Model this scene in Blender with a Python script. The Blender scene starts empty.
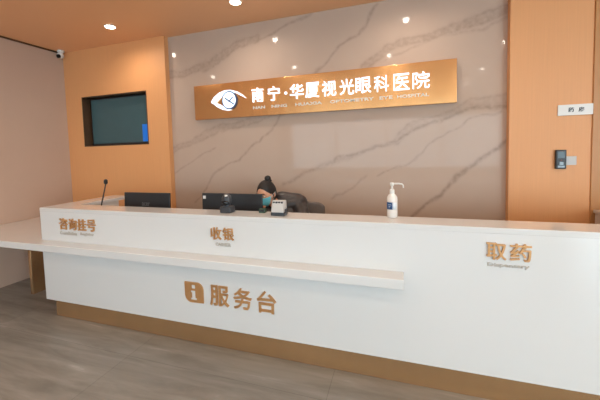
import bpy, bmesh, math, random
import numpy as np
from mathutils import Vector, Matrix, noise
random.seed(4)
S = bpy.context.scene
COL = S.collection

# ------------------------------------------------------------------ camera
cam_d = bpy.data.cameras.new('camera')
cam = bpy.data.objects.new('camera', cam_d)
COL.objects.link(cam)
Rv = Vector((0.94824674, 0.316261, -0.02840941))
Uv = Vector((0.00801171, 0.065611, 0.99781311))
Fv = Vector((-0.31743334, 0.94640064, -0.05968162))
M = Matrix((Rv, Uv, -Fv)).transposed().to_4x4()
M.translation = Vector((0.0, -2.13434, 1.59356))
cam.matrix_world = M
cam_d.sensor_fit = 'HORIZONTAL'
cam_d.sensor_width = 36.0
cam_d.lens = 314.84 / 600 * 36
cam_d.shift_x = (300 - 292.43) / 600
cam_d.shift_y = -(200 - 169.42) / 600
cam_d.clip_start = 0.05
S.camera = cam

# ------------------------------------------------------------------ world, daylight, exposure
w = bpy.data.worlds.new('world')
S.world = w
w.use_nodes = True
wb = w.node_tree.nodes['Background']
wb.inputs[0].default_value = (0.72, 0.88, 1.0, 1)
wb.inputs[1].default_value = 3.2

def area(name, loc, direction, sx, sy, power, color):
    l = bpy.data.lights.new(name, 'AREA')
    l.shape = 'RECTANGLE'; l.size = sx; l.size_y = sy
    l.energy = power; l.color = color
    o = bpy.data.objects.new(name, l)
    COL.objects.link(o)
    o.location = loc
    o.rotation_euler = Vector(direction).to_track_quat('-Z', 'Y').to_euler()
    return o

DAY = (0.78, 0.92, 1.0)
area('daylight_side', (7.85, -5.4, 1.5), (-1, 0.1, 0.3), 3.4, 2.6, 50, DAY)
area('daylight_rear', (5.6, -7.85, 1.5), (-0.7, 1, 0.25), 2.8, 2.6, 140, DAY)
LAMP_POWER = 14
LAMP_COLOR = (1.0, 0.86, 0.72)

vs = S.view_settings
vs.view_transform = 'Standard'
vs.look = 'None'
vs.gamma = 1.0
vs.use_curve_mapping = False
vs.exposure = 0.80

# ------------------------------------------------------------------ materials
def srgb(r, g, b):
    def f(c):
        c /= 255
        return c / 12.92 if c <= 0.04045 else ((c + 0.055) / 1.055) ** 2.4
    return (f(r), f(g), f(b), 1)

def mat(name, col, rough=0.5, metal=0.0, spec=0.5, coat=0.0, emit=0.0, emit_col=None, vary=0.04, vscale=8, bump=0.0, bscale=40, stretch=None):
    m = bpy.data.materials.new(name)
    m.use_nodes = True
    nt = m.node_tree
    b = nt.nodes['Principled BSDF']
    b.inputs['Base Color'].default_value = col
    b.inputs['Roughness'].default_value = rough
    b.inputs['Metallic'].default_value = metal
    b.inputs['Specular IOR Level'].default_value = spec
    b.inputs['Coat Weight'].default_value = coat
    b.inputs['Coat Roughness'].default_value = 0.05
    if emit:
        b.inputs['Emission Color'].default_value = emit_col or col
        b.inputs['Emission Strength'].default_value = emit
    tc = nt.nodes.new('ShaderNodeTexCoord')
    mp = nt.nodes.new('ShaderNodeMapping')
    nt.links.new(tc.outputs['Object'], mp.inputs[0])
    if stretch:
        mp.inputs['Scale'].default_value = stretch
    if vary:
        n = nt.nodes.new('ShaderNodeTexNoise')
        n.inputs['Scale'].default_value = vscale
        n.inputs['Detail'].default_value = 4
        nt.links.new(mp.outputs[0], n.inputs['Vector'])
        mx = nt.nodes.new('ShaderNodeMix'); mx.data_type = 'RGBA'
        mx.inputs[6].default_value = tuple(c * (1 - vary * 2) for c in col[:3]) + (1,)
        mx.inputs[7].default_value = tuple(min(1, c * (1 + vary * 2)) for c in col[:3]) + (1,)
        nt.links.new(n.outputs[0], mx.inputs[0])
        nt.links.new(mx.outputs[2], b.inputs['Base Color'])
    if bump:
        n2 = nt.nodes.new('ShaderNodeTexNoise')
        n2.inputs['Scale'].default_value = bscale
        nt.links.new(mp.outputs[0], n2.inputs['Vector'])
        bp = nt.nodes.new('ShaderNodeBump')
        bp.inputs['Strength'].default_value = bump
        bp.inputs['Distance'].default_value = 0.01
        nt.links.new(n2.outputs[0], bp.inputs['Height'])
        nt.links.new(bp.outputs[0], b.inputs['Normal'])
    return m

MT = {}
MT['ceiling'] = mat('ceiling_paint', srgb(246, 192, 144), 0.5, vary=0.015, vscale=1.5)
MT['orange'] = mat('orange_wall_panel', srgb(225, 162, 108), 0.5, vary=0.03, vscale=3, stretch=(30, 30, 0.6), bump=0.06, bscale=12)
MT['plaster'] = mat('wall_plaster', srgb(196, 188, 180), 0.75, vary=0.02, vscale=3)
MT['beige'] = mat('beige_wall_finish', srgb(194, 168, 150), 0.65, vary=0.02, vscale=3)
MT['white_stone'] = mat('white_solid_surface', srgb(220, 221, 221), 0.12, spec=0.5, coat=0.5, vary=0.008, vscale=2)
MT['bronze'] = mat('brushed_bronze', srgb(206, 170, 128), 0.22, metal=0.8, vary=0.06, vscale=2, stretch=(6, 6, 0.4), bump=0.05, bscale=3)
MT['gold_panel'] = mat('gold_metal_panel', srgb(226, 172, 116), 0.2, metal=0.9, vary=0.05, vscale=1.5, stretch=(2.5, 1, 0.7), bump=0.5, bscale=2.6)
MT['gold_letter'] = mat('gold_lettering', srgb(212, 162, 110), 0.35, metal=0.6, vary=0.04, vscale=20)
MT['grey_letter'] = mat('grey_lettering', srgb(190, 184, 176), 0.5, vary=0.03, vscale=30)
MT['lit_letter'] = mat('lit_white_acrylic', srgb(225, 238, 252), 0.4, vary=0, emit=0.8, emit_col=srgb(214, 234, 255))
MT['blue_edge'] = mat('steel_blue_edge', srgb(70, 84, 120), 0.4, metal=0.3, vary=0.03)
MT['black'] = mat('black_plastic', srgb(38, 40, 44), 0.42, vary=0.04, vscale=20)
MT['charcoal'] = mat('charcoal_plastic', srgb(56, 60, 66), 0.4, vary=0.04, vscale=20)
MT['reveal_and_gap'] = mat('dark_bronze_reveal_and_shadow_gap', srgb(92, 66, 46), 0.35, metal=0.4, vary=0.05)  # television recess lining, also the painted shadow gap at the ceiling
MT['screen'] = mat('dark_teal_screen', srgb(46, 74, 80), 0.18, vary=0.06, vscale=4, emit=0.10, emit_col=srgb(84, 108, 108))  # dark teal with a weak even emission
MT['blue_screen'] = mat('blue_screen_strip', srgb(20, 90, 170), 0.2, vary=0.02, emit=0.35, emit_col=srgb(20, 100, 190))
MT['dark_glass'] = mat('dark_display_glass', srgb(18, 20, 24), 0.08, vary=0.02)
MT['white_plastic'] = mat('white_plastic', srgb(226, 224, 220), 0.35, vary=0.02, vscale=10)
MT['grey_plastic'] = mat('light_grey_plastic', srgb(196, 194, 192), 0.4, vary=0.02, vscale=10)
MT['sticker'] = mat('white_sticker', srgb(230, 230, 230), 0.5, vary=0.02)
MT['silver'] = mat('silver_print', srgb(120, 124, 128), 0.35, metal=0.5, vary=0.02)
MT['green'] = mat('dark_green_plastic', srgb(50, 82, 66), 0.4, vary=0.05, vscale=20)
MT['teal_screen'] = mat('reader_screen', srgb(36, 58, 66), 0.3, vary=0.03)
MT['skin'] = mat('skin', srgb(222, 164, 132), 0.5, vary=0.03, vscale=20)
MT['hair'] = mat('black_hair', srgb(20, 16, 16), 0.5, vary=0.15, vscale=30, stretch=(1, 1, 3), bump=0.3, bscale=60)
MT['mask'] = mat('teal_face_mask', srgb(112, 208, 224), 0.7, vary=0.03, vscale=30, bump=0.1, bscale=30)
MT['jacket'] = mat('dark_padded_jacket', srgb(56, 51, 51), 0.3, vary=0.3, vscale=12, bump=0.5, bscale=14, stretch=(1, 1, 2.5))
MT['trousers'] = mat('dark_trousers', srgb(44, 44, 52), 0.8, vary=0.05)
MT['chair_fabric'] = mat('grey_chair_fabric', srgb(112, 104, 100), 0.8, vary=0.06, vscale=60, bump=0.15, bscale=90)
MT['door_wood'] = mat('brown_door_frame', srgb(190, 134, 80), 0.45, vary=0.05, vscale=3, stretch=(14, 14, 0.6))
MT['grey_cabinet'] = mat('pale_grey_laminate', srgb(196, 186, 178), 0.45, vary=0.02)
MT['label_blue'] = mat('blue_bottle_label', srgb(28, 76, 128), 0.4, vary=0.03)
MT['label_white'] = mat('white_bottle_label', srgb(222, 230, 236), 0.4, vary=0.02)
MT['bottle'] = mat('milky_clear_bottle', srgb(232, 226, 220), 0.15, vary=0.02)
MT['frame_metal'] = mat('window_frame_metal', srgb(120, 116, 112), 0.4, metal=0.5, vary=0.03)
MT['lamp_ring'] = mat('lamp_ring_white', srgb(240, 232, 222), 0.4, vary=0.01)
MT['lamp_face'] = mat('lamp_diffuser', srgb(255, 246, 232), 0.4, vary=0, emit=9.0, emit_col=(1.0, 0.9, 0.78, 1))
MT['eye_white'] = mat('eye_white', srgb(235, 230, 225), 0.3, vary=0.01)
MT['red_spot'] = mat('red_indicator', srgb(170, 50, 40), 0.4, vary=0.02)

def marble_material():
    m = bpy.data.materials.new('polished_cream_marble'); m.use_nodes = True
    nt = m.node_tree; b = nt.nodes['Principled BSDF']
    at = nt.nodes.new('ShaderNodeAttribute'); at.attribute_name = 'vein'
    tc = nt.nodes.new('ShaderNodeTexCoord')
    n = nt.nodes.new('ShaderNodeTexNoise'); n.inputs['Scale'].default_value = 1.6; n.inputs['Detail'].default_value = 6
    nt.links.new(tc.outputs['Object'], n.inputs['Vector'])
    base = nt.nodes.new('ShaderNodeMix'); base.data_type = 'RGBA'
    base.inputs[6].default_value = srgb(182, 159, 143); base.inputs[7].default_value = srgb(196, 173, 157)
    nt.links.new(n.outputs[0], base.inputs[0])
    n2 = nt.nodes.new('ShaderNodeTexNoise'); n2.inputs['Scale'].default_value = 26; n2.inputs['Detail'].default_value = 5
    nt.links.new(tc.outputs['Object'], n2.inputs['Vector'])
    mr = nt.nodes.new('ShaderNodeMapRange'); mr.inputs[1].default_value = 0.3; mr.inputs[2].default_value = 0.65
    mr.inputs[3].default_value = 0.35; mr.inputs[4].default_value = 1.0
    nt.links.new(n2.outputs[0], mr.inputs[0])
    mu = nt.nodes.new('ShaderNodeMath'); mu.operation = 'MULTIPLY'
    vm = nt.nodes.new('ShaderNodeMath'); vm.operation = 'MULTIPLY'; vm.inputs[1].default_value = 0.85
    nt.links.new(at.outputs['Fac'], vm.inputs[0]); nt.links.new(vm.outputs[0], mu.inputs[0]); nt.links.new(mr.outputs[0], mu.inputs[1])
    mx = nt.nodes.new('ShaderNodeMix'); mx.data_type = 'RGBA'
    nt.links.new(mu.outputs[0], mx.inputs[0])
    nt.links.new(base.outputs[2], mx.inputs[6])
    mx.inputs[7].default_value = srgb(136, 117, 104)
    nt.links.new(mx.outputs[2], b.inputs['Base Color'])
    b.inputs['Roughness'].default_value = 0.06
    b.inputs['Specular IOR Level'].default_value = 0.22
    return m
MT['marble'] = marble_material()

def floor_material():
    m = bpy.data.materials.new('brown_grey_floor_tile'); m.use_nodes = True
    nt = m.node_tree; b = nt.nodes['Principled BSDF']
    tc = nt.nodes.new('ShaderNodeTexCoord')
    mp = nt.nodes.new('ShaderNodeMapping')
    mp.inputs['Rotation'].default_value = (0, 0, math.radians(-64)); mp.inputs['Scale'].default_value = (0.9, 7.0, 1)
    nt.links.new(tc.outputs['Object'], mp.inputs[0])
    n = nt.nodes.new('ShaderNodeTexNoise'); n.inputs['Scale'].default_value = 1.5; n.inputs['Detail'].default_value = 7; n.inputs['Roughness'].default_value = 0.6
    n.inputs['Distortion'].default_value = 0.5
    nt.links.new(mp.outputs[0], n.inputs['Vector'])
    cr = nt.nodes.new('ShaderNodeValToRGB')
    cr.color_ramp.elements[0].position = 0.3; cr.color_ramp.elements[0].color = srgb(128, 123, 117)
    cr.color_ramp.elements[1].position = 0.62; cr.color_ramp.elements[1].color = srgb(150, 146, 140)
    e = cr.color_ramp.elements.new(0.75); e.color = srgb(174, 170, 164)
    nt.links.new(n.outputs[0], cr.inputs[0])
    br = nt.nodes.new('ShaderNodeTexBrick')
    br.offset = 0.0
    mp2 = nt.nodes.new('ShaderNodeMapping'); mp2.inputs['Location'].default_value = (0.445, 0.27, 0)
    nt.links.new(tc.outputs['Object'], mp2.inputs[0]); nt.links.new(mp2.outputs[0], br.inputs['Vector'])
    br.inputs['Scale'].default_value = 1.0; br.inputs['Brick Width'].default_value = 1.6; br.inputs['Row Height'].default_value = 0.8
    br.inputs['Mortar Size'].default_value = 0.002; br.inputs['Mortar Smooth'].default_value = 0.0
    br.inputs['Color1'].default_value = (1, 1, 1, 1); br.inputs['Color2'].default_value = (0.93, 0.93, 0.93, 1); br.inputs['Mortar'].default_value = (0.72, 0.72, 0.72, 1)
    mx = nt.nodes.new('ShaderNodeMix'); mx.data_type = 'RGBA'; mx.blend_type = 'MULTIPLY'; mx.inputs[0].default_value = 1
    nt.links.new(cr.outputs[0], mx.inputs[6]); nt.links.new(br.outputs[0], mx.inputs[7])
    nt.links.new(mx.outputs[2], b.inputs['Base Color'])
    b.inputs['Roughness'].default_value = 0.24
    b.inputs['Specular IOR Level'].default_value = 0.225
    return m
MT['floor'] = floor_material()

def glass_material():
    m = bpy.data.materials.new('window_glass'); m.use_nodes = True
    nt = m.node_tree
    for n in list(nt.nodes): nt.nodes.remove(n)
    out = nt.nodes.new('ShaderNodeOutputMaterial'); mix = nt.nodes.new('ShaderNodeMixShader')
    t = nt.nodes.new('ShaderNodeBsdfTransparent'); g = nt.nodes.new('ShaderNodeBsdfGlossy')
    t.inputs[0].default_value = (0.95, 0.98, 0.98, 1); g.inputs['Roughness'].default_value = 0.02
    mix.inputs[0].default_value = 0.07
    nt.links.new(t.outputs[0], mix.inputs[1]); nt.links.new(g.outputs[0], mix.inputs[2]); nt.links.new(mix.outputs[0], out.inputs[0])
    return m
MT['glass'] = glass_material()

# ------------------------------------------------------------------ helpers
def empty(name, loc, label=None, cat=None, group=None, rotz=0):
    o = bpy.data.objects.new(name, None)
    o.empty_display_size = 0.1
    COL.objects.link(o)
    o.location = loc; o.rotation_euler = (0, 0, rotz)
    tag(o, label, cat, group)
    return o

def tag(o, label=None, cat=None, group=None, kind=None):
    if label: o['label'] = label
    if cat: o['category'] = cat
    if group: o['group'] = group
    if kind: o['kind'] = kind
    return o

def link(name, bm, m, parent=None, smooth=False, bevel=0.0, kind=None, auto=None):
    """mesh given in world coordinates -> ONE object; children are expressed relative to their parent"""
    me = bpy.data.meshes.new(name)
    bmesh.ops.recalc_face_normals(bm, faces=bm.faces[:])
    bm.to_mesh(me); bm.free()
    me.materials.append(MT[m] if isinstance(m, str) else m)
    o = bpy.data.objects.new(name, me)
    COL.objects.link(o)
    if smooth or bevel:
        for p in me.polygons: p.use_smooth = True
        if not smooth:
            me.set_sharp_from_angle(angle=math.radians(35))
        elif auto:
            me.set_sharp_from_angle(angle=math.radians(auto))
    if bevel:
        b = o.modifiers.new('bevel', 'BEVEL'); b.width = bevel; b.segments = 3; b.limit_method = 'ANGLE'
    if parent:
        o.parent = parent
        o.matrix_parent_inverse = world_of(parent).inverted()
    if kind: o['kind'] = kind
    return o

def world_of(o):
    mw = Matrix.LocRotScale(o.location, o.rotation_euler, o.scale)
    if o.parent:
        mw = world_of(o.parent) @ o.matrix_parent_inverse @ mw
    return mw

def box(bm, x0, x1, y0, y1, z0, z1, mt=None):
    r = bmesh.ops.create_cube(bm, size=1)
    m = Matrix.Translation(((x0 + x1) / 2, (y0 + y1) / 2, (z0 + z1) / 2)) @ Matrix.Diagonal((abs(x1 - x0), abs(y1 - y0), abs(z1 - z0), 1))
    if mt: m = mt @ m
    bmesh.ops.transform(bm, matrix=m, verts=r['verts'])

def prism(bm, pts, z0, z1, axis='z'):
    """polygon pts extruded; axis z: pts are x,y;  axis y: pts are x,z and z0,z1 are y values"""
    f = (lambda p, h: (p[0], p[1], h)) if axis == 'z' else (lambda p, h: (p[0], h, p[1]))
    if axis == 'x': f = lambda p, h: (h, p[0], p[1])
    a = [bm.verts.new(f(p, z0)) for p in pts]; b = [bm.verts.new(f(p, z1)) for p in pts]
    bm.faces.new(a); bm.faces.new(b[::-1])
    n = len(pts)
    for i in range(n):
        bm.faces.new((a[i], a[(i + 1) % n], b[(i + 1) % n], b[i]))

def lathe(bm, prof, cx, cy, seg=28):
    rings = []
    for r, z in prof:
        if r < 1e-5:
            rings.append([bm.verts.new((cx, cy, z))])
        else:
            rings.append([bm.verts.new((cx + r * math.cos(2 * math.pi * k / seg), cy + r * math.sin(2 * math.pi * k / seg), z)) for k in range(seg)])
    for a, b in zip(rings, rings[1:]):
        for k in range(seg):
            k2 = (k + 1) % seg
            if len(a) == 1 and len(b) == 1: continue
            if len(a) == 1: bm.faces.new((a[0], b[k], b[k2]))
            elif len(b) == 1: bm.faces.new((a[k], a[k2], b[0]))
            else: bm.faces.new((a[k], a[k2], b[k2], b[k]))
    for ring in (rings[0], rings[-1]):
        if len(ring) > 1: bm.faces.new(ring)

def tube(bm, pts, r, seg=10, r1=None):
    pts = [Vector(p) for p in pts]
    n = len(pts); rings = []
    for i, p in enumerate(pts):
        d = (pts[min(i + 1, n - 1)] - pts[max(i - 1, 0)]).normalized()
        a = d.orthogonal().normalized() if i == 0 else (prev - d * prev.dot(d)).normalized()
        prev = a
        b = d.cross(a)
        rr = r if r1 is None else r + (r1 - r) * i / (n - 1)
        rings.append([bm.verts.new(p + (a * math.cos(2 * math.pi * k / seg) + b * math.sin(2 * math.pi * k / seg)) * rr) for k in range(seg)])
    for u, v in zip(rings, rings[1:]):
        for k in range(seg):
            bm.faces.new((u[k], u[(k + 1) % seg], v[(k + 1) % seg], v[k]))
    bm.faces.new(rings[0][::-1]); bm.faces.new(rings[-1])

def ball(bm, c, r, mt=None, u=20, v=14):
    if not hasattr(r, '__len__'): r = (r, r, r)
    res = bmesh.ops.create_uvsphere(bm, u_segments=u, v_segments=v, radius=1)
    m = Matrix.Translation(Vector(c)) @ (mt or Matrix.Identity(4)) @ Matrix.Diagonal((r[0], r[1], r[2], 1))
    bmesh.ops.transform(bm, matrix=m, verts=res['verts'])

def capsule(bm, p0, p1, r0, r1, seg=16):
    p0, p1 = Vector(p0), Vector(p1)
    q = (p1 - p0).to_track_quat('Z', 'Y').to_matrix().to_4x4()
    L = (p1 - p0).length
    prof = []
    for i in range(7):
        a = -math.pi / 2 + i * math.pi / 12
        prof.append((r0 * math.cos(a), r0 * math.sin(a)))
    for i in range(7):
        a = i * math.pi / 12
        prof.append((r1 * math.cos(a), L + r1 * math.sin(a)))
    b2 = bmesh.new(); lathe(b2, prof, 0, 0, seg)
    me = bpy.data.meshes.new('tmp'); b2.to_mesh(me); b2.free()
    me.transform(Matrix.Translation(p0) @ q)
    bm.from_mesh(me); bpy.data.meshes.remove(me)

def remeshed(bm, voxel, smooth=4):
    """fuse overlapping closed shapes into one continuous surface"""
    me = bpy.data.meshes.new('tmp_remesh'); bm.to_mesh(me); bm.free()
    o = bpy.data.objects.new('tmp_remesh', me); COL.objects.link(o)
    r = o.modifiers.new('r', 'REMESH'); r.mode = 'VOXEL'; r.voxel_size = voxel
    if smooth:
        s = o.modifiers.new('s', 'SMOOTH'); s.iterations = smooth; s.factor = 0.5
    dg = bpy.context.evaluated_depsgraph_get()
    ev = o.evaluated_get(dg)
    out = bpy.data.meshes.new_from_object(ev)
    bpy.data.objects.remove(o); bpy.data.meshes.remove(me)
    b = bmesh.new(); b.from_mesh(out); bpy.data.meshes.remove(out)
    return b

def text_bm(txt, x0, x1, z0, z1, y_front, depth, bold=0.0, exact=False, mt=None):
    """lettering facing -y, fitted into the box x0..x1, z0..z1, front face at y_front"""
    cu = bpy.data.curves.new('tmp_text', 'FONT')
    cu.body = txt; cu.size = 1; cu.offset = bold; cu.extrude = 0.5
    cu.resolution_u = 3
    o = bpy.data.objects.new('tmp_text', cu); COL.objects.link(o)
    dg = bpy.context.evaluated_depsgraph_get()
    me = bpy.data.meshes.new_from_object(o.evaluated_get(dg))
    bpy.data.objects.remove(o); bpy.data.curves.remove(cu)
    bm = bmesh.new(); bm.from_mesh(me); bpy.data.meshes.remove(me)
    xs = [v.co.x for v in bm.verts]; ys = [v.co.y for v in bm.verts]
    bx0, bx1, by0, by1 = min(xs), max(xs), min(ys), max(ys)
    sx = (x1 - x0) / (bx1 - bx0); sz = (z1 - z0) / (by1 - by0)
    if not exact:
        sx = min(sx, sz * 1.15); sz = min(sz, sx * 1.15)
    cx, cz = (x0 + x1) / 2, (z0 + z1) / 2; mx, my = (bx0 + bx1) / 2, (by0 + by1) / 2
    for v in bm.verts:
        v.co = Vector((cx + (v.co.x - mx) * sx, y_front + (0.5 - v.co.z) * depth, cz + (v.co.y - my) * sz))
    if mt: bmesh.ops.transform(bm, matrix=mt, verts=bm.verts[:])
    return bm

# ------------------------------------------------------------------ measurements (metres)
YB = 1.376      # marble wall
YO = 1.30       # orange wall faces
ZC = 3.122      # ceiling
XL = -4.674     # left wall
XR = 7.5        # right wall with the shopfront glazing
YR = -7.5       # rear wall
X0, X1 = -2.855, 0.985   # marble field
HT = 1.10       # counter top
ZB = 0.174      # underside of the white counter front

# ------------------------------------------------------------------ setting
bm = bmesh.new(); box(bm, XL - 0.2, XR + 0.2, YR - 0.2, YB + 0.25, -0.1, 0.0)
link('floor', bm, 'floor', kind='structure')
bm = bmesh.new(); box(bm, XL - 0.2, XR + 0.2, YR - 0.2, YB + 0.25, ZC, ZC + 0.1)
link('ceiling', bm, 'ceiling', kind='structure')
bm = bmesh.new(); box(bm, XL - 0.2, XL, YR - 0.2, YB + 0.25, 0, ZC)
link('wall_left', bm, 'beige', kind='structure')
bm = bmesh.new(); box(bm, XL, XL + 0.012, YR, YO - 0.001, ZC - 0.022, ZC - 0.001)  # dark-coloured strip stands in for the shadow gap under the ceiling
link('shadow_gap_strip', bm, 'reveal_and_gap', kind='structure')

VEINS = [
    ([(-2.877, 2.666), (-2.61, 2.651), (-2.306, 2.694), (-2.057, 2.776), (-1.803, 2.877), (-1.588, 2.942)], 0.05, 0.8),
    ([(-1.563, 2.916), (-1.382, 2.949), (-1.157, 3.04), (-0.977, 3.101), (-0.689, 3.204)], 0.015, 0.6),
    ([(-0.877, 2.437), (-0.702, 2.615), (-0.589, 2.698), (-0.425, 2.835), (-0.287, 2.95), (-0.163, 3.093)], 0.015, 0.6),
    ([(-0.314, 2.453), (-0.251, 2.509), (-0.087, 2.655), (0.032, 2.69), (0.27, 2.707), (0.498, 2.752), (0.714, 2.795), (0.84, 2.822), (1.017, 2.875)], 0.045, 0.8),
    ([(-0.118, 2.515), (0.128, 2.617), (0.408, 2.697), (0.757, 2.714), (1.002, 2.805)], 0.015, 0.4),
    ([(-0.658, 1.474), (-0.612, 1.507), (-0.337, 1.599), (-0.026, 1.685), (0.172, 1.749), (0.453, 1.877), (0.719, 1.938), (1.027, 1.974)], 0.02, 0.8),
    ([(-0.026, 1.685), (0.104, 1.794), (0.315, 1.844), (0.675, 1.99), (1.027, 2.048)], 0.05, 0.4),
    ([(0.118, 0.825), (0.167, 0.881), (0.407, 1.118), (0.634, 1.352), (0.85, 1.516), (1.031, 1.654)], 0.018, 0.9),
    ([(-2.944, 1.609), (-2.86, 1.647), (-2.585, 1.731), (-2.201, 1.883), (-1.843, 1.952), (-1.312, 2.052), (-1.063, 2.127)], 0.045, 0.5),
    ([(-2.55, 0.977), (-2.469, 1.046), (-2.228, 1.335), (-1.862, 1.495), (-1.554, 1.756), (-1.38, 1.915), (-1.186, 2.09)], 0.012, 0.6),
    ([(-1.276, 1.199), (-1.212, 1.223), (-0.904, 1.363), (-0.613, 1.473), (-0.391, 1.579)], 0.025, 0.5),
    ([(-0.184, 1.25), (-0.1, 1.304), (0.219, 1.511), (0.407, 1.658), (0.676, 1.824), (0.93, 1.924)], 0.01, 0.5),
    ([(-0.736, 1.019), (-0.621, 1.079), (-0.485, 1.137), (-0.331, 1.271)], 0.015, 0.5),
    ([(-2.933, 1.27), (-2.798, 1.35), (-2.443, 1.531), (-2.211, 1.68)], 0.01, 0.5),
]

def marble_wall():
    nx, nz = 270, 214
    xs = np.linspace(X0 - 0.03, X1 + 0.03, nx); zs = np.linspace(0, ZC, nz)
    bm = bmesh.new()
    box(bm, X0 - 0.03, X1 + 0.03, YB + 0.0005, YB + 0.25, 0, ZC)
    vs_ = [[bm.verts.new((x, YB, z)) for x in xs] for z in zs]
    for j in range(nz - 1):
        for i in range(nx - 1):
            bm.faces.new((vs_[j][i], vs_[j][i + 1], vs_[j + 1][i + 1], vs_[j + 1][i]))
    o = link('wall_back', bm, 'marble', kind='structure')
    me = o.data
    co = np.empty(len(me.vertices) * 3); me.vertices.foreach_get('co', co); co = co.reshape(-1, 3)
    P = co[:, [0, 2]].copy()
    for k in range(len(P)):
        x, z = P[k]
        P[k, 0] += 0.05 * noise.noise((x * 3, z * 3, 1.3)) + 0.02 * noise.noise((x * 11, z * 11, 4.1))
        P[k, 1] += 0.05 * noise.noise((x * 3, z * 3, 7.7)) + 0.02 * noise.noise((x * 11, z * 11, 9.1))
    val = np.zeros(len(P))
    for pts, wd, st in VEINS:
        d = np.full(len(P), 9.0)
        for a, b in zip(pts, pts[1:]):
            a = np.array(a); b = np.array(b); ab = b - a
            t = np.clip(((P - a) @ ab) / (ab @ ab), 0, 1)
            d = np.minimum(d, np.hypot(*(P - a - t[:, None] * ab).T))
        v = st * np.exp(-(d / wd) ** 2)
        if wd > 0.03:
            v = v * 0.62 + 0.3 * np.exp(-((d - wd * 0.7) / 0.012) ** 2)
        val = np.maximum(val, v)
    at = me.attributes.new('vein', 'FLOAT', 'POINT')
    at.data.foreach_set('value', val.astype(np.float32))
    return o
marble_wall()

# left orange wall bay with the opening for the television
OX0, OX1, OZ0, OZ1 = -4.355, -3.182, 1.735, 2.452
bm = bmesh.new()
box(bm, XL, OX0, YO, YB + 0.25, 0, ZC)
box(bm, OX1, X0, YO, YB + 0.25, 0, ZC)
box(bm, OX0, OX1, YO, YB + 0.25, 0, OZ0)
box(bm, OX0, OX1, YO, YB + 0.25, OZ1, ZC)
box(bm, OX0, OX1, YO + 0.20, YB + 0.25, OZ0, OZ1)
link('wall_back_left', bm, 'orange', kind='structure')
bm = bmesh.new()
t = 0.012
D0, D1 = YO - 0.003, YO + 0.199
box(bm, OX0, OX0 + t, D0, D1, OZ0, OZ1); box(bm, OX1 - t, OX1, D0, D1, OZ0, OZ1)
box(bm, OX0 + t, OX1 - t, D0, D1, OZ0, OZ0 + t); box(bm, OX0 + t, OX1 - t, D0, D1, OZ1 - t, OZ1)
link('trim_2', bm, 'reveal_and_gap', kind='structure')

# right orange wall, door beyond it
DX0, DX1 = 1.60, 2.62
bm = bmesh.new()
box(bm, X1, DX0, YO, YB + 0.25, 0, ZC)
box(bm, DX0, DX1, YO, YB + 0.25, 2.95, ZC)
box(bm, DX1, XR, YO, YB + 0.25, 0, ZC)
link('wall_back_right', bm, 'orange', kind='structure')
dr = empty('door_1', (2.1, YO, 0)); dr['kind'] = 'structure'
bm = bmesh.new()
box(bm, DX0, DX0 + 0.07, YO - 0.012, YB + 0.2, 0, 2.95); box(bm, DX1 - 0.07, DX1, YO - 0.012, YB + 0.2, 0, 2.95)
box(bm, DX0 + 0.07, DX1 - 0.07, YO - 0.012, YB + 0.2, 2.88, 2.95)
link('door_frame', bm, 'door_wood', dr, bevel=0.004)
bm = bmesh.new(); box(bm, DX0 + 0.073, DX1 - 0.073, YO + 0.08, YO + 0.125, 0.005, 2.877)
link('door_leaf', bm, 'door_wood', dr, bevel=0.003)
bm = bmesh.new(); tube(bm, [(1.76, YO + 0.085, 1.02), (1.76, YO + 0.03, 1.02), (1.88, YO + 0.03, 1.02)], 0.01)
link('door_handle', bm, 'frame_metal', dr, smooth=True)

# right wall with shopfront glazing, rear wall with two windows
def wall_with_openings(name, along, x_a, x_b, plane, thick, openings):
    """along 'y' wall at x=plane or along 'x' wall at y=plane; openings = (a0,a1,z0,z1)"""
    bm = bmesh.new()
    def b(a0, a1, z0, z1):
        if a1 - a0 < 1e-4 or z1 - z0 < 1e-4: return
        if along == 'y': box(bm, plane, plane + thick, a0, a1, z0, z1)
        else: box(bm, a0, a1, plane, plane + thick, z0, z1)
    cur = x_a
    for a0, a1, z0, z1 in sorted(openings):
        b(cur, a0, 0, ZC); b(a0, a1, 0, z0); b(a0, a1, z1, ZC); cur = a1
    b(cur, x_b, 0, ZC)
    return link(name, bm, 'plaster', kind='structure')
SIDE = [(-7.2, -3.6, 0.12, 2.85)]
REAR = [(-4.2, 3.4, 0.8, 2.75), (4.2, 7.0, 0.12, 2.85)]
wall_with_openings('wall_right', 'y', YR - 0.2, YB + 0.25, XR, 0.2, SIDE)
wall_with_openings('wall_rear', 'x', XL, XR, YR - 0.2, 0.2, REAR)
k = 0
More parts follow.
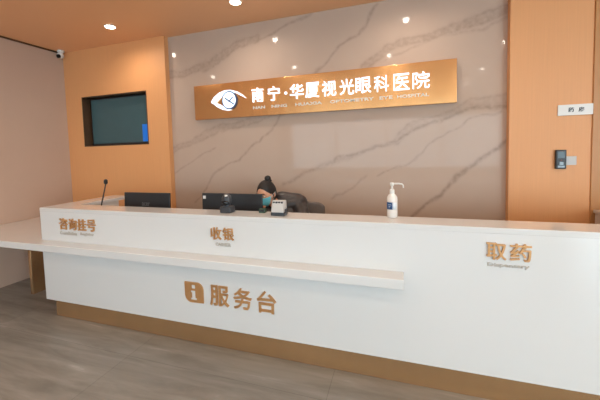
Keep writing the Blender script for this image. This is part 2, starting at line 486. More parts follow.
for along, ops in (('y', SIDE), ('x', REAR)):
    for a0, a1, z0, z1 in ops:
        k += 1
        c = (XR + 0.1, (a0 + a1) / 2, z0) if along == 'y' else ((a0 + a1) / 2, YR - 0.1, z0)
        wn = empty('window_%d' % k, c); wn['kind'] = 'structure'
        def bb(bm, u0, u1, v0, v1, d):
            if along == 'y': box(bm, XR + 0.1 - d, XR + 0.1 + d, u0, u1, v0, v1)
            else: box(bm, u0, u1, YR - 0.1 - d, YR - 0.1 + d, v0, v1)
        n = 4 if along == 'y' else (4 if a1 - a0 > 4 else 2)
        bm = bmesh.new()
        for i in range(n + 1):
            u = a0 + (a1 - a0) * i / n
            u0 = min(max(u - 0.03, a0), a1 - 0.06)
            bb(bm, u0, u0 + 0.06, z0, z1, 0.035)
        bb(bm, a0, a1, z0, z0 + 0.06, 0.034); bb(bm, a0, a1, z1 - 0.06, z1, 0.034)
        link('window_frame', bm, 'frame_metal', wn)
        for i in range(n):
            u0 = a0 + (a1 - a0) * i / n + 0.03; u1 = a0 + (a1 - a0) * (i + 1) / n - 0.03
            bm = bmesh.new(); bb(bm, u0, u1, z0 + 0.06, z1 - 0.06, 0.004)
            link('window_pane', bm, 'glass', wn)

# ------------------------------------------------------------------ downlights
LIGHTS = [
    (-3.219, 0.822, 'round white downlight in the ceiling above the recessed television'),
    (-1.556, 0.828, 'round white downlight in the ceiling in front of the marble wall'),
    (0.105, 0.830, None),
    (-3.45, -0.62, None), (-1.75, -0.62, None), (-0.12, -0.6, None), (1.52, -0.6, None),
    (-3.3, -2.3, None), (-1.65, -2.3, None), (0.0, -2.3, None), (1.6, -2.3, None), (3.2, -2.3, None),
    (-3.3, -3.9, None), (-1.65, -3.9, None), (0.0, -3.9, None), (1.6, -3.85, None), (3.2, -3.9, None),
    (-1.65, -5.6, None), (0.0, -5.6, None), (1.6, -5.6, None), (3.2, -5.6, None), (4.9, -3.9, None), (4.9, -2.3, None), (4.9, -0.6, None),
]
def downlight(x, y):
    e = empty('ceiling_downlight', (x, y, ZC))
    bm = bmesh.new()
    lathe(bm, [(0.050, ZC - 0.004), (0.056, ZC - 0.008), (0.064, ZC - 0.006), (0.066, ZC - 0.0005)], x, y, 32)
    link('trim_ring', bm, 'lamp_ring', e, smooth=True, auto=40)
    bm = bmesh.new()
    lathe(bm, [(0, ZC - 0.0095), (0.052, ZC - 0.0095), (0.052, ZC - 0.0045)], x, y, 32)
    link('lens', bm, 'lamp_face', e)
    return e
def lamp_light(e, x, y):
    l = bpy.data.lights.new('downlight_beam', 'SPOT')
    l.energy = LAMP_POWER; l.color = LAMP_COLOR
    l.spot_size = math.radians(172); l.spot_blend = 1.0; l.shadow_soft_size = 0.03
    o = bpy.data.objects.new('downlight_beam', l); COL.objects.link(o)
    o.location = (x, y, ZC - 0.03)
for x, y, lab in LIGHTS:
    e = downlight(x, y)
    if lab is None:
        lab = 'round white ceiling downlight out in the lobby'
        tag(e, lab, 'ceiling light', 'downlights over the lobby')
    else:
        tag(e, lab, 'ceiling light', 'downlights in front of the back wall')
    lamp_light(e, x, y)

# ------------------------------------------------------------------ security camera
sc = empty('security_camera', (-4.585, 1.21, ZC), 'small white security camera under the ceiling in the left corner', 'camera')
bm = bmesh.new(); lathe(bm, [(0.045, ZC - 0.0005), (0.045, ZC - 0.02), (0.03, ZC - 0.03), (0.02, ZC - 0.05)], -4.585, 1.21)
link('mount', bm, 'white_plastic', sc, smooth=True, auto=40)
bm = bmesh.new(); ball(bm, (-4.585, 1.20, ZC - 0.075), 0.045)
link('housing', bm, 'white_plastic', sc, smooth=True)
bm = bmesh.new()
dv = Vector((0.35, -0.85, -0.35)).normalized(); cc = Vector((-4.585, 1.20, ZC - 0.075))
tube(bm, [cc + dv * 0.03, cc + dv * 0.052], 0.027, 20)
link('lens', bm, 'dark_glass', sc, smooth=True, auto=40)

# ------------------------------------------------------------------ television in the recess
tv = empty('wall_television', (-3.70, YO + 0.14, OZ0 + 0.02), 'dark flat television recessed in the orange wall on the left', 'television')
TX0, TX1, TZ0, TZ1 = -4.325, -3.205, 1.752, 2.434
bm = bmesh.new(); box(bm, TX0, TX1, YO + 0.11, YO + 0.198, TZ0, TZ1)
link('case', bm, 'black', tv, bevel=0.004)
bm = bmesh.new(); box(bm, TX0 + 0.025, TX1 - 0.02, YO + 0.106, YO + 0.1105, TZ0 + 0.025, TZ1 - 0.02)
sn = link('screen', bm, 'screen', tv)
bm = bmesh.new(); box(bm, -3.38, -3.27, YO + 0.1045, YO + 0.1062, TZ0 + 0.03, 2.02)
o = link('blue_strip', bm, 'blue_screen', sn); o['label'] = 'bright blue strip on the screen'

# ------------------------------------------------------------------ wall sign
YS = YB - 0.06
SX0, SX1, SZ0, SZ1 = -2.444, 0.551, 2.0165, 2.44
sg = empty('wall_sign', (-0.95, YS, SZ0), 'long gold metal sign with glowing white characters on the marble wall', 'sign')
bm = bmesh.new(); box(bm, SX0, SX1, YS, YB - 0.0005, SZ0, SZ1)
link('panel', bm, 'gold_panel', sg, bevel=0.003)
LF = YS - 0.022
cells = [('南', -1.632, -1.49), ('宁', -1.427, -1.283), ('华', -1.157, -0.998), ('厦', -0.975, -0.818), ('视', -0.783, -0.629),
         ('光', -0.589, -0.437), ('眼', -0.418, -0.259), ('科', -0.229, -0.082), ('医', -0.035, 0.118), ('院', 0.148, 0.306)]
for ch, a, b in cells:
    h = 0.172
    o = link('character', text_bm(ch, a, b, 2.178, 2.342, LF, 0.022, 0.0), 'lit_letter', sg)
bm = bmesh.new(); ball(bm, (-1.21, YS - 0.008, 2.252), (0.017, 0.014, 0.017))
link('middle_dot', bm, 'lit_letter', sg, smooth=True)
for wd, a, b in [('NAN', -1.628, -1.475), ('NING', -1.39, -1.20), ('HUAXIA', -1.10, -0.79), ('OPTOMETRY', -0.70, -0.235), ('EYE', -0.175, -0.045), ('HOSPITAL', 0.0, 0.30)]:
    link('caption_word', text_bm(wd, a, b, 2.098, 2.131, YS - 0.006, 0.006, 0.012, exact=True), 'white_plastic', sg)
em_ = [(-2.186, 2.224), (-2.148, 2.276), (-2.075, 2.325), (-1.99, 2.35), (-1.908, 2.347), (-1.827, 2.322), (-1.762, 2.281), (-1.711, 2.235),
       (-1.776, 2.27), (-1.842, 2.305), (-1.909, 2.323), (-1.978, 2.314), (-2.049, 2.274), (-2.101, 2.23), (-2.137, 2.202), (-2.18, 2.205)]
lo_ = [(-2.159, 2.197), (-2.097, 2.15), (-2.029, 2.117), (-1.96, 2.104), (-1.905, 2.109), (-1.945, 2.121), (-2.013, 2.153), (-2.068, 2.184), (-2.102, 2.199)]
eye = empty('eye_emblem', (-1.95, YS, 2.1)); eye.parent = sg; eye.matrix_parent_inverse = world_of(sg).inverted()
def grown(pts, g):
    n = len(pts); out = []
    for i in range(n):
        p, q, r = Vector(pts[i - 1]), Vector(pts[i]), Vector(pts[(i + 1) % n])
        t = (r - p).normalized(); out.append(tuple(q + Vector((-t.y, t.x)) * g))
    return out
bm = bmesh.new(); prism(bm, em_, LF, YS - 0.001, 'y'); bmesh.ops.triangulate(bm, faces=[f for f in bm.faces if len(f.verts) > 4])
link('upper_lid', bm, 'lit_letter', eye)
bm = bmesh.new(); prism(bm, lo_, LF, YS - 0.001, 'y'); bmesh.ops.triangulate(bm, faces=[f for f in bm.faces if len(f.verts) > 4])
link('lower_lid', bm, 'lit_letter', eye)
bm = bmesh.new(); prism(bm, [(-1.934 + 0.088 * math.cos(a * math.pi / 20), 2.226 + 0.095 * math.sin(a * math.pi / 20)) for a in range(40)], LF - 0.004, YS - 0.001, 'y')
iris = link('iris', bm, 'lit_letter', eye)
bm = bmesh.new()
for p0, p1 in [((-1.940, 2.208), (-1.880, 2.262)), ((-1.930, 2.214), (-1.990, 2.256)), ((-1.936, 2.218), (-1.868, 2.172))]:
    tube(bm, [(p0[0], LF - 0.004, p0[1]), (p1[0], LF - 0.004, p1[1])], 0.008, 8)
link('dark_mark', bm, 'blue_edge', iris)
bm = bmesh.new()
prism(bm, [(-1.934 + 0.103 * math.cos(a * math.pi / 20), 2.226 + 0.110 * math.sin(a * math.pi / 20)) for a in range(40)], LF - 0.001, YS - 0.001, 'y')
link('iris_rim', bm, 'blue_edge', eye)

# ------------------------------------------------------------------ reception counter
CX0, CX1 = -3.380, 2.6
ct = empty('reception_counter', (-0.4, 0.1, 0), 'long white reception counter with bronze plinth and low front shelf', 'reception counter')
RY = 0.86       # back end of the left return
def rounded(x, y, r, a0, a1, n=6):
    return [(x + r * math.cos(math.radians(a0 + (a1 - a0) * i / n)), y + r * math.sin(math.radians(a0 + (a1 - a0) * i / n))) for i in range(n + 1)]
corner = rounded(CX0 + 0.016, 0.016, 0.016, 180, 270)
body = corner + [(CX1, 0.0), (CX1, 0.2), (CX0 + 0.24, 0.2), (CX0 + 0.24, RY - 0.14), (CX0, RY - 0.14)]
bm = bmesh.new(); prism(bm, body, ZB, HT - 0.035)
link('front_panel', bm, 'white_stone', ct)
top = corner + [(CX1, 0.0), (CX1, 0.225), (CX0 + 0.255, 0.225), (CX0 + 0.255, RY + 0.01), (CX0, RY + 0.01)]
bm = bmesh.new(); prism(bm, top, HT - 0.035, HT)
link('counter_top', bm, 'white_stone', ct, bevel=0.002)
bm = bmesh.new(); prism(bm, [(CX0 + 0.10, 0.03), (CX1 - 0.05, 0.03), (CX1 - 0.05, 0.18), (CX0 + 0.22, 0.18), (CX0 + 0.22, RY - 0.02), (CX0 + 0.10, RY - 0.02)], 0, ZB)
o = link('plinth', bm, 'bronze', ct, bevel=0.002); o['label'] = 'bronze metal plinth'
# low shelf, wraps round the left end to the left wall
SZ_0, SZ_1, SF = 0.716, 0.782, -0.138
bm = bmesh.new()
prism(bm, [(XL + 0.004, SF), (0.030, SF), (0.033, 0.0), (CX0, 0.0), (CX0, 0.9), (XL + 0.004, 0.9)], SZ_0, SZ_1)
link('low_shelf', bm, 'white_stone', ct, bevel=0.005)
bm = bmesh.new(); box(bm, -4.10, -4.055, 0.30, 0.88, 0, SZ_0)
o = link('shelf_support', bm, 'bronze', ct, bevel=0.003); o['label'] = 'brown bronze panel under the shelf'
# staff side desk
bm = bmesh.new(); box(bm, CX0 + 0.245, CX1 - 0.05, 0.205, 0.67, 0.705, 0.735)
link('staff_desk', bm, 'grey_cabinet', ct, bevel=0.003)
for x in (-2.4, -0.4, 1.4):
    bm = bmesh.new(); box(bm, x, x + 0.03, 0.205, 0.64, 0.0, 0.705)
    link('desk_leg_panel', bm, 'grey_cabinet', ct)

# ------------------------------------------------------------------ lettering on the counter
def counter_sign(name, label, chars, caps, z0, z1, c0=None, c1=None, bold=0.012):
    cx = (chars[0][1] + chars[-1][2]) / 2
    e = empty(name, (cx, 0, z0), label, 'lettering')
    for ch, a, b in chars:
        link('character', text_bm(ch, a, b, z0, z1, -0.012, 0.0118, bold), 'gold_letter', e)
    for wd, a, b in caps:
        o = link('caption_word', text_bm(wd, a, b, c0, c1, -0.006, 0.0058, 0.025, exact=True), 'grey_letter', e)
        o['label'] = 'small grey caption'
    return e
counter_sign('counter_lettering', 'four gold characters with grey caption at the left end of the counter front',
             [('咨', -3.10, -2.99), ('询', -2.975, -2.875), ('挂', -2.86, -2.755), ('号', -2.74, -2.635)],
             [('Consultation', -3.10, -2.885), ('Register', -2.835, -2.665)], 0.90, 1.01, 0.85, 0.884)
counter_sign('counter_lettering', 'two small gold characters over a grey CASHIER caption on the counter front',
             [('收', -1.415, -1.317), ('银', -1.305, -1.208)], [('CASHIER', -1.375, -1.238)], 0.908, 1.008, 0.858, 0.884)
counter_sign('counter_lettering', 'two gold characters with grey caption at the right end of the counter front',
             [('取', 0.500, 0.605), ('药', 0.623, 0.73)], [('Dispensary', 0.508, 0.722)], 0.908, 1.012, 0.860, 0.888)
e = counter_sign('counter_lettering', 'largest gold lettering, an info icon and three characters under the low shelf',
             [('服', -1.445, -1.272), ('务', -1.232, -1.072), ('台', -1.03, -0.872)], [], 0.368, 0.536)
L = []
ix0, ix1, iz0, iz1 = -1.683, -1.508, 0.372, 0.538
L += [(ix0, iz1)] + [(ix0, iz0 + 0.05)] + rounded(ix0 + 0.06, iz0 + 0.055, 0.058, 185, 265, 6) + [(ix1, iz0), (ix1, iz1 - 0.06)] + rounded(ix1 - 0.06, iz1 - 0.06, 0.06, 5, 85, 6)
bm = bmesh.new(); prism(bm, L, -0.012, -0.0002, 'y')
ic = link('info_icon', bm, 'gold_letter', e)
bm = bmesh.new()
cxi = (ix0 + ix1) / 2
box(bm, cxi - 0.014, cxi + 0.014, -0.0145, -0.011, 0.407, 0.470)
box(bm, cxi - 0.024, cxi - 0.014, -0.0145, -0.011, 0.456, 0.470); box(bm, cxi - 0.026, cxi + 0.026, -0.0145, -0.011, 0.396, 0.408)
box(bm, cxi - 0.014, cxi + 0.014, -0.0145, -0.011, 0.490, 0.517)
o = link('letter', bm, 'white_stone', ic); o['label'] = 'white letter i'

# ------------------------------------------------------------------ wall plate, reader and switch at the right
pl = empty('door_sign', (1.477, YO, 1.835), 'small white sign plate with two dark characters on the orange wall', 'sign')
bm = bmesh.new(); box(bm, 1.352, 1.602, YO - 0.012, YO - 0.0003, 1.834, 1.928)
link('plate', bm, 'white_plastic', pl, bevel=0.002)
for ch, a, b in [('药', 1.425, 1.466), ('房', 1.498, 1.539)]:
    link('character', text_bm(ch, a, b, 1.862, 1.902, YO - 0.0145, 0.0028, 0.02), 'black', pl)
rd = empty('access_reader', (1.377, YO, 1.36), 'black fingerprint access reader on the orange wall', 'access reader')
bm = bmesh.new(); box(bm, 1.337, 1.415, YO - 0.03, YO - 0.0003, 1.362, 1.532)
link('case', bm, 'black', rd, bevel=0.006)
bm = bmesh.new(); box(bm, 1.351, 1.401, YO - 0.0315, YO - 0.0295, 1.46, 1.515)
link('display', bm, 'teal_screen', rd)
bm = bmesh.new(); box(bm, 1.351, 1.401, YO - 0.0325, YO - 0.0295, 1.375, 1.392); box(bm, 1.362, 1.392, YO - 0.034, YO - 0.0295, 1.398, 1.425)
link('finger_pad', bm, 'dark_glass', rd)
bm = bmesh.new(); ball(bm, (1.376, YO - 0.0305, 1.44), (0.004, 0.002, 0.004))
link('indicator', bm, 'red_spot', rd)
sw = empty('wall_switch', (1.456, YO, 1.395), 'small white switch plate beside the black access reader', 'switch')
bm = bmesh.new(); box(bm, 1.418, 1.496, YO - 0.008, YO - 0.0003, 1.396, 1.474)
link('plate', bm, 'grey_plastic', sw, bevel=0.002)
bm = bmesh.new(); box(bm, 1.436, 1.478, YO - 0.011, YO - 0.0075, 1.412, 1.458)
link('rocker', bm, 'grey_plastic', sw, bevel=0.001)

# ------------------------------------------------------------------ cabinet at far right
gc = empty('low_cabinet', (1.90, 1.1, 0), 'low pale grey cabinet behind the right end of the counter', 'cabinet')
bm = bmesh.new(); box(bm, 1.625, 2.20, 0.98, 1.27, 0.0, 0.975)
link('body', bm, 'grey_cabinet', gc, bevel=0.004)
bm = bmesh.new(); box(bm, 1.615, 2.21, 0.965, 1.28, 0.975, 1.005)
link('top', bm, 'grey_cabinet', gc, bevel=0.006)
for x in (1.632, 1.915):
    bm = bmesh.new(); box(bm, x, x + 0.278, 0.962, 0.979, 0.06, 0.96)
    d = link('door', bm, 'grey_cabinet', gc, bevel=0.002)
    bm = bmesh.new(); box(bm, x + 0.23, x + 0.242, 0.945, 0.961, 0.6, 0.72)
    link('handle', bm, 'frame_metal', d)

# ------------------------------------------------------------------ monitors
def monitor(x0, x1, y, z0, z1, label, cat, logo=None, sticker=False, tilt=0.05, yaw=0.0):
    cx = (x0 + x1) / 2; DZ = 0.7355
    e = empty('computer_monitor', (cx, y + 0.08, DZ), label, cat, 'monitors behind the counter')
    T = Matrix.Translation((cx, y, z0)) @ Matrix.Rotation(yaw, 4, 'Z') @ Matrix.Rotation(-tilt, 4, 'X') @ Matrix.Translation((-cx, -y, -z0))
    bm = bmesh.new(); box(bm, x0, x1, y, y + 0.022, z0, z1, T)
    c = link('case', bm, 'black', e, bevel=0.006)
    bm = bmesh.new(); box(bm, x0 + 0.01, x1 - 0.01, y + 0.0225, y + 0.024, z0 + 0.02, z1 - 0.01, T)
    link('screen', bm, 'dark_glass', e)
    bm = bmesh.new(); box(bm, cx - 0.12, cx + 0.12, y - 0.022, y + 0.001, z0 + 0.03, z0 + 0.17, T)
    link('rear_bulge', bm, 'black', c, bevel=0.012)
    bm = bmesh.new(); box(bm, cx - 0.03, cx + 0.03, y - 0.02, y + 0.02, DZ + 0.01, z0 + 0.08)
    link('stand_neck', bm, 'black', e, bevel=0.004)
    bm = bmesh.new(); box(bm, cx - 0.13, cx + 0.13, y - 0.07, y + 0.12, DZ, DZ + 0.014)
    link('stand_base', bm, 'black', e, bevel=0.005)
    if logo:
        link('logo', text_bm(logo, cx - 0.055, cx + 0.045, z0 + 0.195, z0 + 0.23, y - 0.0015, 0.0015, 0.01, exact=True, mt=T), 'silver', c)
    if sticker:
        bm = bmesh.new(); box(bm, x0 + 0.012, x0 + 0.042, y - 0.002, y + 0.001, z1 - 0.055, z1 - 0.025, T)
        o = link('sticker', bm, 'sticker', c); o['label'] = 'small white sticker'
    return e
monitor(-2.745, -2.165, 0.42, 0.875, 1.205, 'black computer monitor seen from behind with a silver logo', 'monitor', logo='acer')
monitor(-1.795, -1.165, 0.44, 0.865, 1.21, 'black computer monitor seen from behind in front of the masked person', 'monitor', sticker=True, tilt=0.03)

# ------------------------------------------------------------------ things on the counter top
# code scanner
sd = empty('payment_scanner', (-1.335, 0.13, HT), 'dark grey payment scanner on a stubby base before the right monitor', 'scanner')
bm = bmesh.new(); box(bm, -1.385, -1.285, 0.09, 0.175, HT, HT + 0.052)
link('base', bm, 'charcoal', sd, bevel=0.010)
bm = bmesh.new(); capsule(bm, (-1.338, 0.135, HT + 0.045), (-1.338, 0.14, HT + 0.09), 0.026, 0.026)
link('neck', bm, 'charcoal', sd, smooth=True)
bm = bmesh.new(); ball(bm, (-1.338, 0.132, HT + 0.105), (0.043, 0.036, 0.052))
hd = link('head', bm, 'charcoal', sd, smooth=True)
bm = bmesh.new(); ball(bm, (-1.338, 0.106, HT + 0.085), (0.03, 0.016, 0.022))
link('scan_window', bm, 'dark_glass', hd, smooth=True)
bm = bmesh.new(); ball(bm, (-1.330, 0.110, HT + 0.141), (0.015, 0.012, 0.008))
o = link('light', bm, 'sticker', hd, smooth=True); o['label'] = 'white lamp on top'

# green box
gb = empty('green_box', (-1.02, 0.18, HT), 'tiny dark green box on the counter beside the monitor edge', 'box')
bm = bmesh.new(); box(bm, -1.065, -1.012, 0.155, 0.20, HT, HT + 0.032)
link('body', bm, 'green', gb, bevel=0.004)
bm = bmesh.new(); box(bm, -1.060, -1.017, 0.1535, 0.1555, HT + 0.012, HT + 0.028)
link('front_strip', bm, 'black', gb)

# card terminal
tm = empty('card_terminal', (-0.868, 0.10, HT), 'white and grey card terminal with dark base on the counter', 'card terminal')
bm = bmesh.new(); box(bm, -0.925, -0.815, 0.07, 0.155, HT, HT + 0.026)
link('base', bm, 'charcoal', tm, bevel=0.004)
bm = bmesh.new()
q = [(0.066, HT + 0.027), (0.158, HT + 0.027), (0.150, HT + 0.112), (0.104, HT + 0.116), (0.084, HT + 0.088)]
prism(bm, q, -0.921, -0.822, 'x')
tb = link('body', bm, 'grey_plastic', tm, bevel=0.005)
bm = bmesh.new()
for i in range(4):
    x = -0.912 + i * 0.022
    box(bm, x, x + 0.015, 0.0885, 0.098, HT + 0.096 - 0.004 * (i % 2), HT + 0.107)
link('dark_mark', bm, 'charcoal', tb)
bm = bmesh.new(); box(bm, -0.822, -0.812, 0.10, 0.15, HT + 0.026, HT + 0.05)
link('side_grip', bm, 'charcoal', tm, bevel=0.002)

# sanitiser bottle
bt = empty('pump_bottle', (-0.040, 0.185, HT), 'clear hand sanitiser pump bottle with blue label on the counter', 'bottle')
bx, by = -0.040, 0.185
bm = bmesh.new(); lathe(bm, [(0.030, HT), (0.036, HT + 0.005), (0.0365, HT + 0.13), (0.034, HT + 0.148), (0.024, HT + 0.163), (0.014, HT + 0.172), (0.0135, HT + 0.18)], bx, by)
bo = link('body', bm, 'bottle', bt, smooth=True, auto=50)
bm = bmesh.new()
ang = [math.radians(200 + i * 8) for i in range(16)]
def label_strip(a, z0, z1, m, name):
    bm = bmesh.new(); r = 0.0375
    lo = [bm.verts.new((bx + r * math.cos(t), by + r * math.sin(t), z0)) for t in a]
    hi = [bm.verts.new((bx + r * math.cos(t), by + r * math.sin(t), z1)) for t in a]
    for i in range(len(a) - 1): bm.faces.new((lo[i], lo[i + 1], hi[i + 1], hi[i]))
    o = link(name, bm, m, bo, smooth=True)
    s = o.modifiers.new('s', 'SOLIDIFY'); s.thickness = 0.0008
    return o
bm.free()
o = label_strip(ang[:11], HT + 0.062, HT + 0.113, 'label_blue', 'label_panel'); o['label'] = 'dark blue label'
label_strip(ang[9:], HT + 0.062, HT + 0.113, 'label_white', 'label_panel')
bm = bmesh.new()
for i in range(3):
    zz = HT + 0.095 - i * 0.011
    tube(bm, [(bx + 0.0378 * math.cos(math.radians(t)), by + 0.0378 * math.sin(math.radians(t)), zz) for t in range(225 + i * 4, 262 - i * 6, 6)], 0.0015, 6)
link('label_print', bm, 'label_white', bo)
bm = bmesh.new(); lathe(bm, [(0.0165, HT + 0.171), (0.0165, HT + 0.196), (0.013, HT + 0.202), (0.0075, HT + 0.205), (0.0075, HT + 0.228)], bx, by)
link('collar', bm, 'white_plastic', bt, smooth=True, auto=40)
bm = bmesh.new()
lathe(bm, [(0.012, HT + 0.226), (0.014, HT + 0.232), (0.014, HT + 0.244), (0.011, HT + 0.248), (0, HT + 0.248)], bx, by)
tube(bm, [(bx, by, HT + 0.240), (bx + 0.045, by - 0.01, HT + 0.242), (bx + 0.066, by - 0.016, HT + 0.240), (bx + 0.074, by - 0.018, HT + 0.232), (bx + 0.076, by - 0.019, HT + 0.214)], 0.0065, 10, 0.0045)
link('pump', bm, 'white_plastic', bt, smooth=True, auto=50)

# gooseneck microphone on the staff desk
mc = empty('desk_microphone', (-3.045, 0.38, 0.7355), 'thin black gooseneck microphone standing at the left of the counter', 'microphone')
bm = bmesh.new(); lathe(bm, [(0.045, 0.7355), (0.045, 0.752), (0.02, 0.762), (0.008, 0.775)], -3.045, 0.38)
link('base', bm, 'black', mc, smooth=True, auto=40)
bm = bmesh.new(); tube(bm, [(-3.045, 0.38, 0.765), (-3.035, 0.38, 0.92), (-3.01, 0.385, 1.08), (-2.965, 0.39, 1.22), (-2.937, 0.39, 1.305)], 0.0075, 10, 0.006)
link('gooseneck', bm, 'black', mc, smooth=True)
bm = bmesh.new(); capsule(bm, (-2.938, 0.39, 1.31), (-2.932, 0.385, 1.33), 0.019, 0.019)
link('foam_head', bm, 'black', mc, smooth=True)

# ------------------------------------------------------------------ office chair
PX, PY = -0.97, 0.92
oc = empty('office_chair', (PX, PY, 0), 'grey office chair behind the seated masked person', 'chair')
bm = bmesh.new(); box(bm, PX - 0.23, PX + 0.23, PY - 0.23, PY + 0.21, 0.43, 0.50)
link('seat', bm, 'chair_fabric', oc, bevel=0.03)
bm = bmesh.new()
prism(bm, [(-1.10, 0.62), (-0.79, 0.62), (-0.745, 0.80), (-0.755, 0.985), (-0.80, 1.02), (-0.93, 1.032), (-1.06, 1.03), (-1.12, 1.0), (-1.14, 0.8)], PY + 0.23, PY + 0.28, 'y')
link('backrest', bm, 'chair_fabric', oc, bevel=0.018)
bm = bmesh.new(); tube(bm, [(PX, PY + 0.18, 0.44), (PX + 0.03, PY + 0.30, 0.47), (PX + 0.08, PY + 0.31, 0.62), (PX + 0.1, PY + 0.295, 0.8)], 0.02)
link('back_bracket', bm, 'black', oc, smooth=True)
for s in (-1, 1):
    bm = bmesh.new(); tube(bm, [(PX + s * 0.235, PY + 0.05, 0.45), (PX + s * 0.28, PY + 0.05, 0.5), (PX + s * 0.28, PY + 0.05, 0.66)], 0.014)
    box(bm, PX + s * 0.28 - 0.025, PX + s * 0.28 + 0.025, PY - 0.07, PY + 0.17, 0.655, 0.685)
    link('armrest', bm, 'black', oc, bevel=0.006)
bm = bmesh.new(); lathe(bm, [(0.028, 0.08), (0.028, 0.3), (0.02, 0.3), (0.02, 0.43)], PX, PY)
link('gas_column', bm, 'frame_metal', oc, smooth=True, auto=40)
bm = bmesh.new()
lathe(bm, [(0.04, 0.07), (0.04, 0.12)], PX, PY)
for i in range(5):
    a = math.radians(90 + 72 * i)
    tube(bm, [(PX, PY, 0.105), (PX + 0.24 * math.cos(a), PY + 0.24 * math.sin(a), 0.075)], 0.022, 10, 0.015)
link('star_base', bm, 'black', oc, smooth=True, auto=50)
for i in range(5):
    a = math.radians(90 + 72 * i); x, y = PX + 0.24 * math.cos(a), PY + 0.24 * math.sin(a)
    bm = bmesh.new(); tube(bm, [(x - 0.02, y, 0.03), (x + 0.02, y, 0.03)], 0.03, 16)
    box(bm, x - 0.008, x + 0.008, y - 0.008, y + 0.008, 0.03, 0.085)
    link('caster', bm, 'black', oc, smooth=True, auto=50)

# ------------------------------------------------------------------ the person behind the counter
pe = empty('person', (PX, PY, 0), 'person in a teal face mask and dark padded jacket seated behind the counter', 'person')
HS = 1.1
H = Vector((-1.245, 0.745, 1.175))        # head centre
TH = Matrix.Rotation(math.radians(-14), 4, 'Z') @ Matrix.Rotation(math.radians(16), 4, 'X')   # face toward -y, bowed
TM = Matrix.Translation(H) @ TH @ Matrix.Scale(HS, 4)
def hp(x, y, z): return TM @ Vector((x, y, z))
neck = Vector((-1.165, 0.845, 1.02))
chest = Vector((-1.08, 0.91, 0.92)); belly = Vector((-1.0, 0.95, 0.75)); hip = Vector((PX, PY + 0.02, 0.655))
shR = Vector((-1.27, 0.87, 1.0)); shL = Vector((-0.965, 0.91, 1.055))
elR = Vector((-1.37, 0.72, 0.85)); elL = Vector((-0.83, 0.74, 0.85))
wrR = Vector((-1.15, 0.57, 0.80)); wrL = Vector((-0.93, 0.57, 0.80))
hipR, hipL = hip + Vector((-0.09, 0, 0)), hip + Vector((0.09, 0, 0))
knR, knL = Vector((PX - 0.13, 0.50, 0.545)), Vector((PX + 0.11, 0.50, 0.545))
anR, anL = Vector((PX - 0.13, 0.52, 0.10)), Vector((PX + 0.11, 0.52, 0.10))

def hand(bm, wrist, d, side):
    d = Vector(d).normalized(); n = Vector((0, 0, 1)); u = d.cross(n).normalized() * side
    palm = wrist + d * 0.075
    capsule(bm, wrist, wrist + d * 0.05, 0.024, 0.026)
    for k in range(4):
        off = u * (0.030 - 0.020 * k)
        capsule(bm, wrist + d * 0.03 + off * 0.6, palm + off, 0.016, 0.0125)
        ln = (0.068, 0.076, 0.070, 0.055)[k]
        a = palm + off; b = a + d * ln * 0.5 + n * 0.006; c = b + d * ln * 0.38 - n * 0.012; e_ = c + d * ln * 0.2 - n * 0.016
        capsule(bm, a, b, 0.0095, 0.0088, 10); capsule(bm, b, c, 0.0088, 0.008, 10); capsule(bm, c, e_, 0.008, 0.0072, 10)
    a = wrist + d * 0.025 + u * 0.022; b = a + d * 0.032 + u * 0.028; c = b + d * 0.032 + u * 0.006 - n * 0.006
    capsule(bm, a, b, 0.014, 0.011, 10); capsule(bm, b, c, 0.0108, 0.009, 10)

bm = bmesh.new()
# head
r = bmesh.ops.create_uvsphere(bm, u_segments=40, v_segments=28, radius=1)
for v in r['verts']:
    x, y, z = v.co
    sx = 0.074 * (1 - 0.30 * max(0, -z) ** 1.3); sy = 0.093 * (1 - 0.12 * max(0, -z))
    yy = y * sy - 0.012 * max(0, -z) * (1 if y < 0 else 2)
    v.co = TM @ Vector((x * sx, yy, z * 0.112))
ball(bm, hp(0, -0.094, -0.012), (0.013, 0.02, 0.024), TH)           # nose
ball(bm, hp(0, -0.102, -0.026), (0.015, 0.014, 0.011), TH)
ball(bm, hp(0, -0.083, -0.056), (0.024, 0.012, 0.012), TH)          # lips under the mask
ball(bm, hp(0, -0.076, -0.094), (0.024, 0.02, 0.018), TH)           # chin
for s in (-1, 1):
    ball(bm, hp(s * 0.032, -0.080, 0.028), (0.024, 0.012, 0.007), TH)  # brow
    ball(bm, hp(s * 0.042, -0.064, -0.022), (0.018, 0.015, 0.016), TH)  # cheek
    ball(bm, hp(s * 0.076, 0.008, -0.008), (0.010, 0.018, 0.031), TH)  # ear
capsule(bm, hp(0, 0.03, -0.06), neck, 0.05, 0.055)
capsule(bm, neck, chest, 0.065, 0.12)
capsule(bm, chest, belly, 0.125, 0.125); capsule(bm, belly, hip, 0.125, 0.14)
capsule(bm, shR, shL, 0.065, 0.065)
for sh, el, wr in ((shR, elR, wrR), (shL, elL, wrL)):
    capsule(bm, sh, el, 0.055, 0.042); capsule(bm, el, wr, 0.042, 0.026)
hand(bm, wrR, (0.30, -1, 0), 1); hand(bm, wrL, (-0.35, -1, 0), -1)
for h_, k_, a_ in ((hipR, knR, anR), (hipL, knL, anL)):
    capsule(bm, h_, k_, 0.085, 0.058); capsule(bm, k_, a_, 0.055, 0.036)
    capsule(bm, a_ - Vector((0, 0, 0.05)), a_ + Vector((0, -0.16, -0.065)), 0.042, 0.03)
bm = remeshed(bm, 0.0045, 5)
body_o = link('body', bm, 'skin', pe, smooth=True)
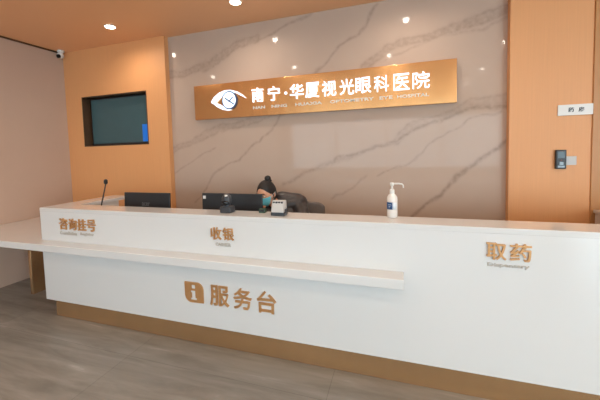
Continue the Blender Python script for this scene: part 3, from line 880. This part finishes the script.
# hair: cap with hairline, bun
bm = bmesh.new()
r = bmesh.ops.create_uvsphere(bm, u_segments=96, v_segments=72, radius=1)
dele = []
for v in r['verts']:
    x, y, z = v.co
    line = 0.58 - 0.60 * abs(x) ** 2.2 if y < -0.25 else (0.03 - (y + 0.25) * 2.2)
    v.co = TM @ Vector((x * 0.083, y * 0.1015 + 0.005, z * 0.122 + 0.002))
    if z < max(line, -0.62): dele.append(v)
bmesh.ops.delete(bm, geom=dele, context='VERTS')
ho = link('hair', bm, 'hair', pe, smooth=True)
s = ho.modifiers.new('s', 'SOLIDIFY'); s.thickness = 0.012; s.offset = -1
bm = bmesh.new()
bc = TM @ Vector((0.012, 0.045, 0.128))
ball(bm, bc, (0.033, 0.033, 0.03)); ball(bm, bc + Vector((0.004, 0, -0.022)), (0.038, 0.036, 0.016))
bn = link('bun', bm, 'hair', ho, smooth=True)
# eyes looking down, brows
for sg_ in (-1, 1):
    bm = bmesh.new(); ball(bm, hp(sg_ * 0.031, -0.0815, 0.008), (0.014, 0.008, 0.006), TH)
    ey = link('eye', bm, 'eye_white', pe, smooth=True)
    bm = bmesh.new(); ball(bm, hp(sg_ * 0.031, -0.0875, 0.006), (0.006, 0.004, 0.005), TH)
    link('pupil', bm, 'hair', ey, smooth=True)
    bm = bmesh.new(); ball(bm, hp(sg_ * 0.033, -0.0885, 0.032), (0.019, 0.006, 0.004), TH)
    link('eyebrow', bm, 'hair', pe, smooth=True)
# mask
bm = bmesh.new()
r = bmesh.ops.create_uvsphere(bm, u_segments=96, v_segments=72, radius=1)
dele = []
for v in r['verts']:
    x, y, z = v.co
    keep = y < -0.30 and -0.95 < z < -0.02 + 0.16 * (1 - min(1, abs(x) * 1.6))
    k_ = max(0, -z)
    v.co = TM @ Vector((x * 0.080 * (1 - 0.2 * k_), y * 0.116 * (1 - 0.05 * k_) - 0.004 - 0.016 * max(0, 1 - (x / 0.45) ** 2 - ((z + 0.2) / 0.5) ** 2), z * 0.118))
    if not keep: dele.append(v)
bmesh.ops.delete(bm, geom=dele, context='VERTS')
mk = link('face_mask', bm, 'mask', pe, smooth=True)
s = mk.modifiers.new('s', 'SOLIDIFY'); s.thickness = 0.003
for sg_ in (-1, 1):
    bm = bmesh.new()
    tube(bm, [hp(sg_ * 0.070, -0.048, -0.02), hp(sg_ * 0.083, -0.012, 0.002), hp(sg_ * 0.090, 0.016, 0.015), hp(sg_ * 0.083, 0.022, -0.02), hp(sg_ * 0.066, -0.03, -0.062)], 0.002, 6)
    o = link('ear_loop', bm, 'white_plastic', mk, smooth=True)
# padded jacket
bm = bmesh.new()
capsule(bm, neck + Vector((0.02, 0.01, -0.03)), chest, 0.085, 0.145)
capsule(bm, chest, belly, 0.15, 0.15); capsule(bm, belly, hip + Vector((0, 0, 0.05)), 0.15, 0.155)
capsule(bm, shR, shL, 0.085, 0.095)
capsule(bm, (-1.15, 0.91, 1.085), (-0.975, 0.91, 1.075), 0.09, 0.082)
capsule(bm, (-0.975, 0.91, 1.075), (-0.955, 0.91, 0.95), 0.08, 0.075)
for sh, el, wr in ((shR, elR, wrR), (shL, elL, wrL)):
    for i in range(5):
        a = sh.lerp(el, i / 5); b = sh.lerp(el, (i + 0.9) / 5); rr = 0.082 - 0.010 * i / 5
        capsule(bm, a, b, rr, rr * 0.93)
    for i in range(4):
        a = el.lerp(wr, i / 4.4); b = el.lerp(wr, (i + 0.9) / 4.4); rr = 0.068 - 0.018 * i / 4
        capsule(bm, a, b, rr, rr * 0.92)
bm = remeshed(bm, 0.008, 2)
link('jacket', bm, 'jacket', pe, smooth=True)
bm = bmesh.new()
capsule(bm, hipR, hipL, 0.148, 0.148)
for h_, k_, a_ in ((hipR, knR, anR), (hipL, knL, anL)):
    capsule(bm, h_, k_, 0.095, 0.068); capsule(bm, k_, a_ + Vector((0, 0, 0.02)), 0.066, 0.052)
bm = remeshed(bm, 0.009, 3)
link('trousers', bm, 'trousers', pe, smooth=True)
for a_ in (anR, anL):
    bm = bmesh.new()
    capsule(bm, a_ + Vector((0, 0.02, -0.045)), a_ + Vector((0, -0.17, -0.06)), 0.05, 0.038)
    bm = remeshed(bm, 0.008, 2)
    link('shoe', bm, 'black', pe, smooth=True)
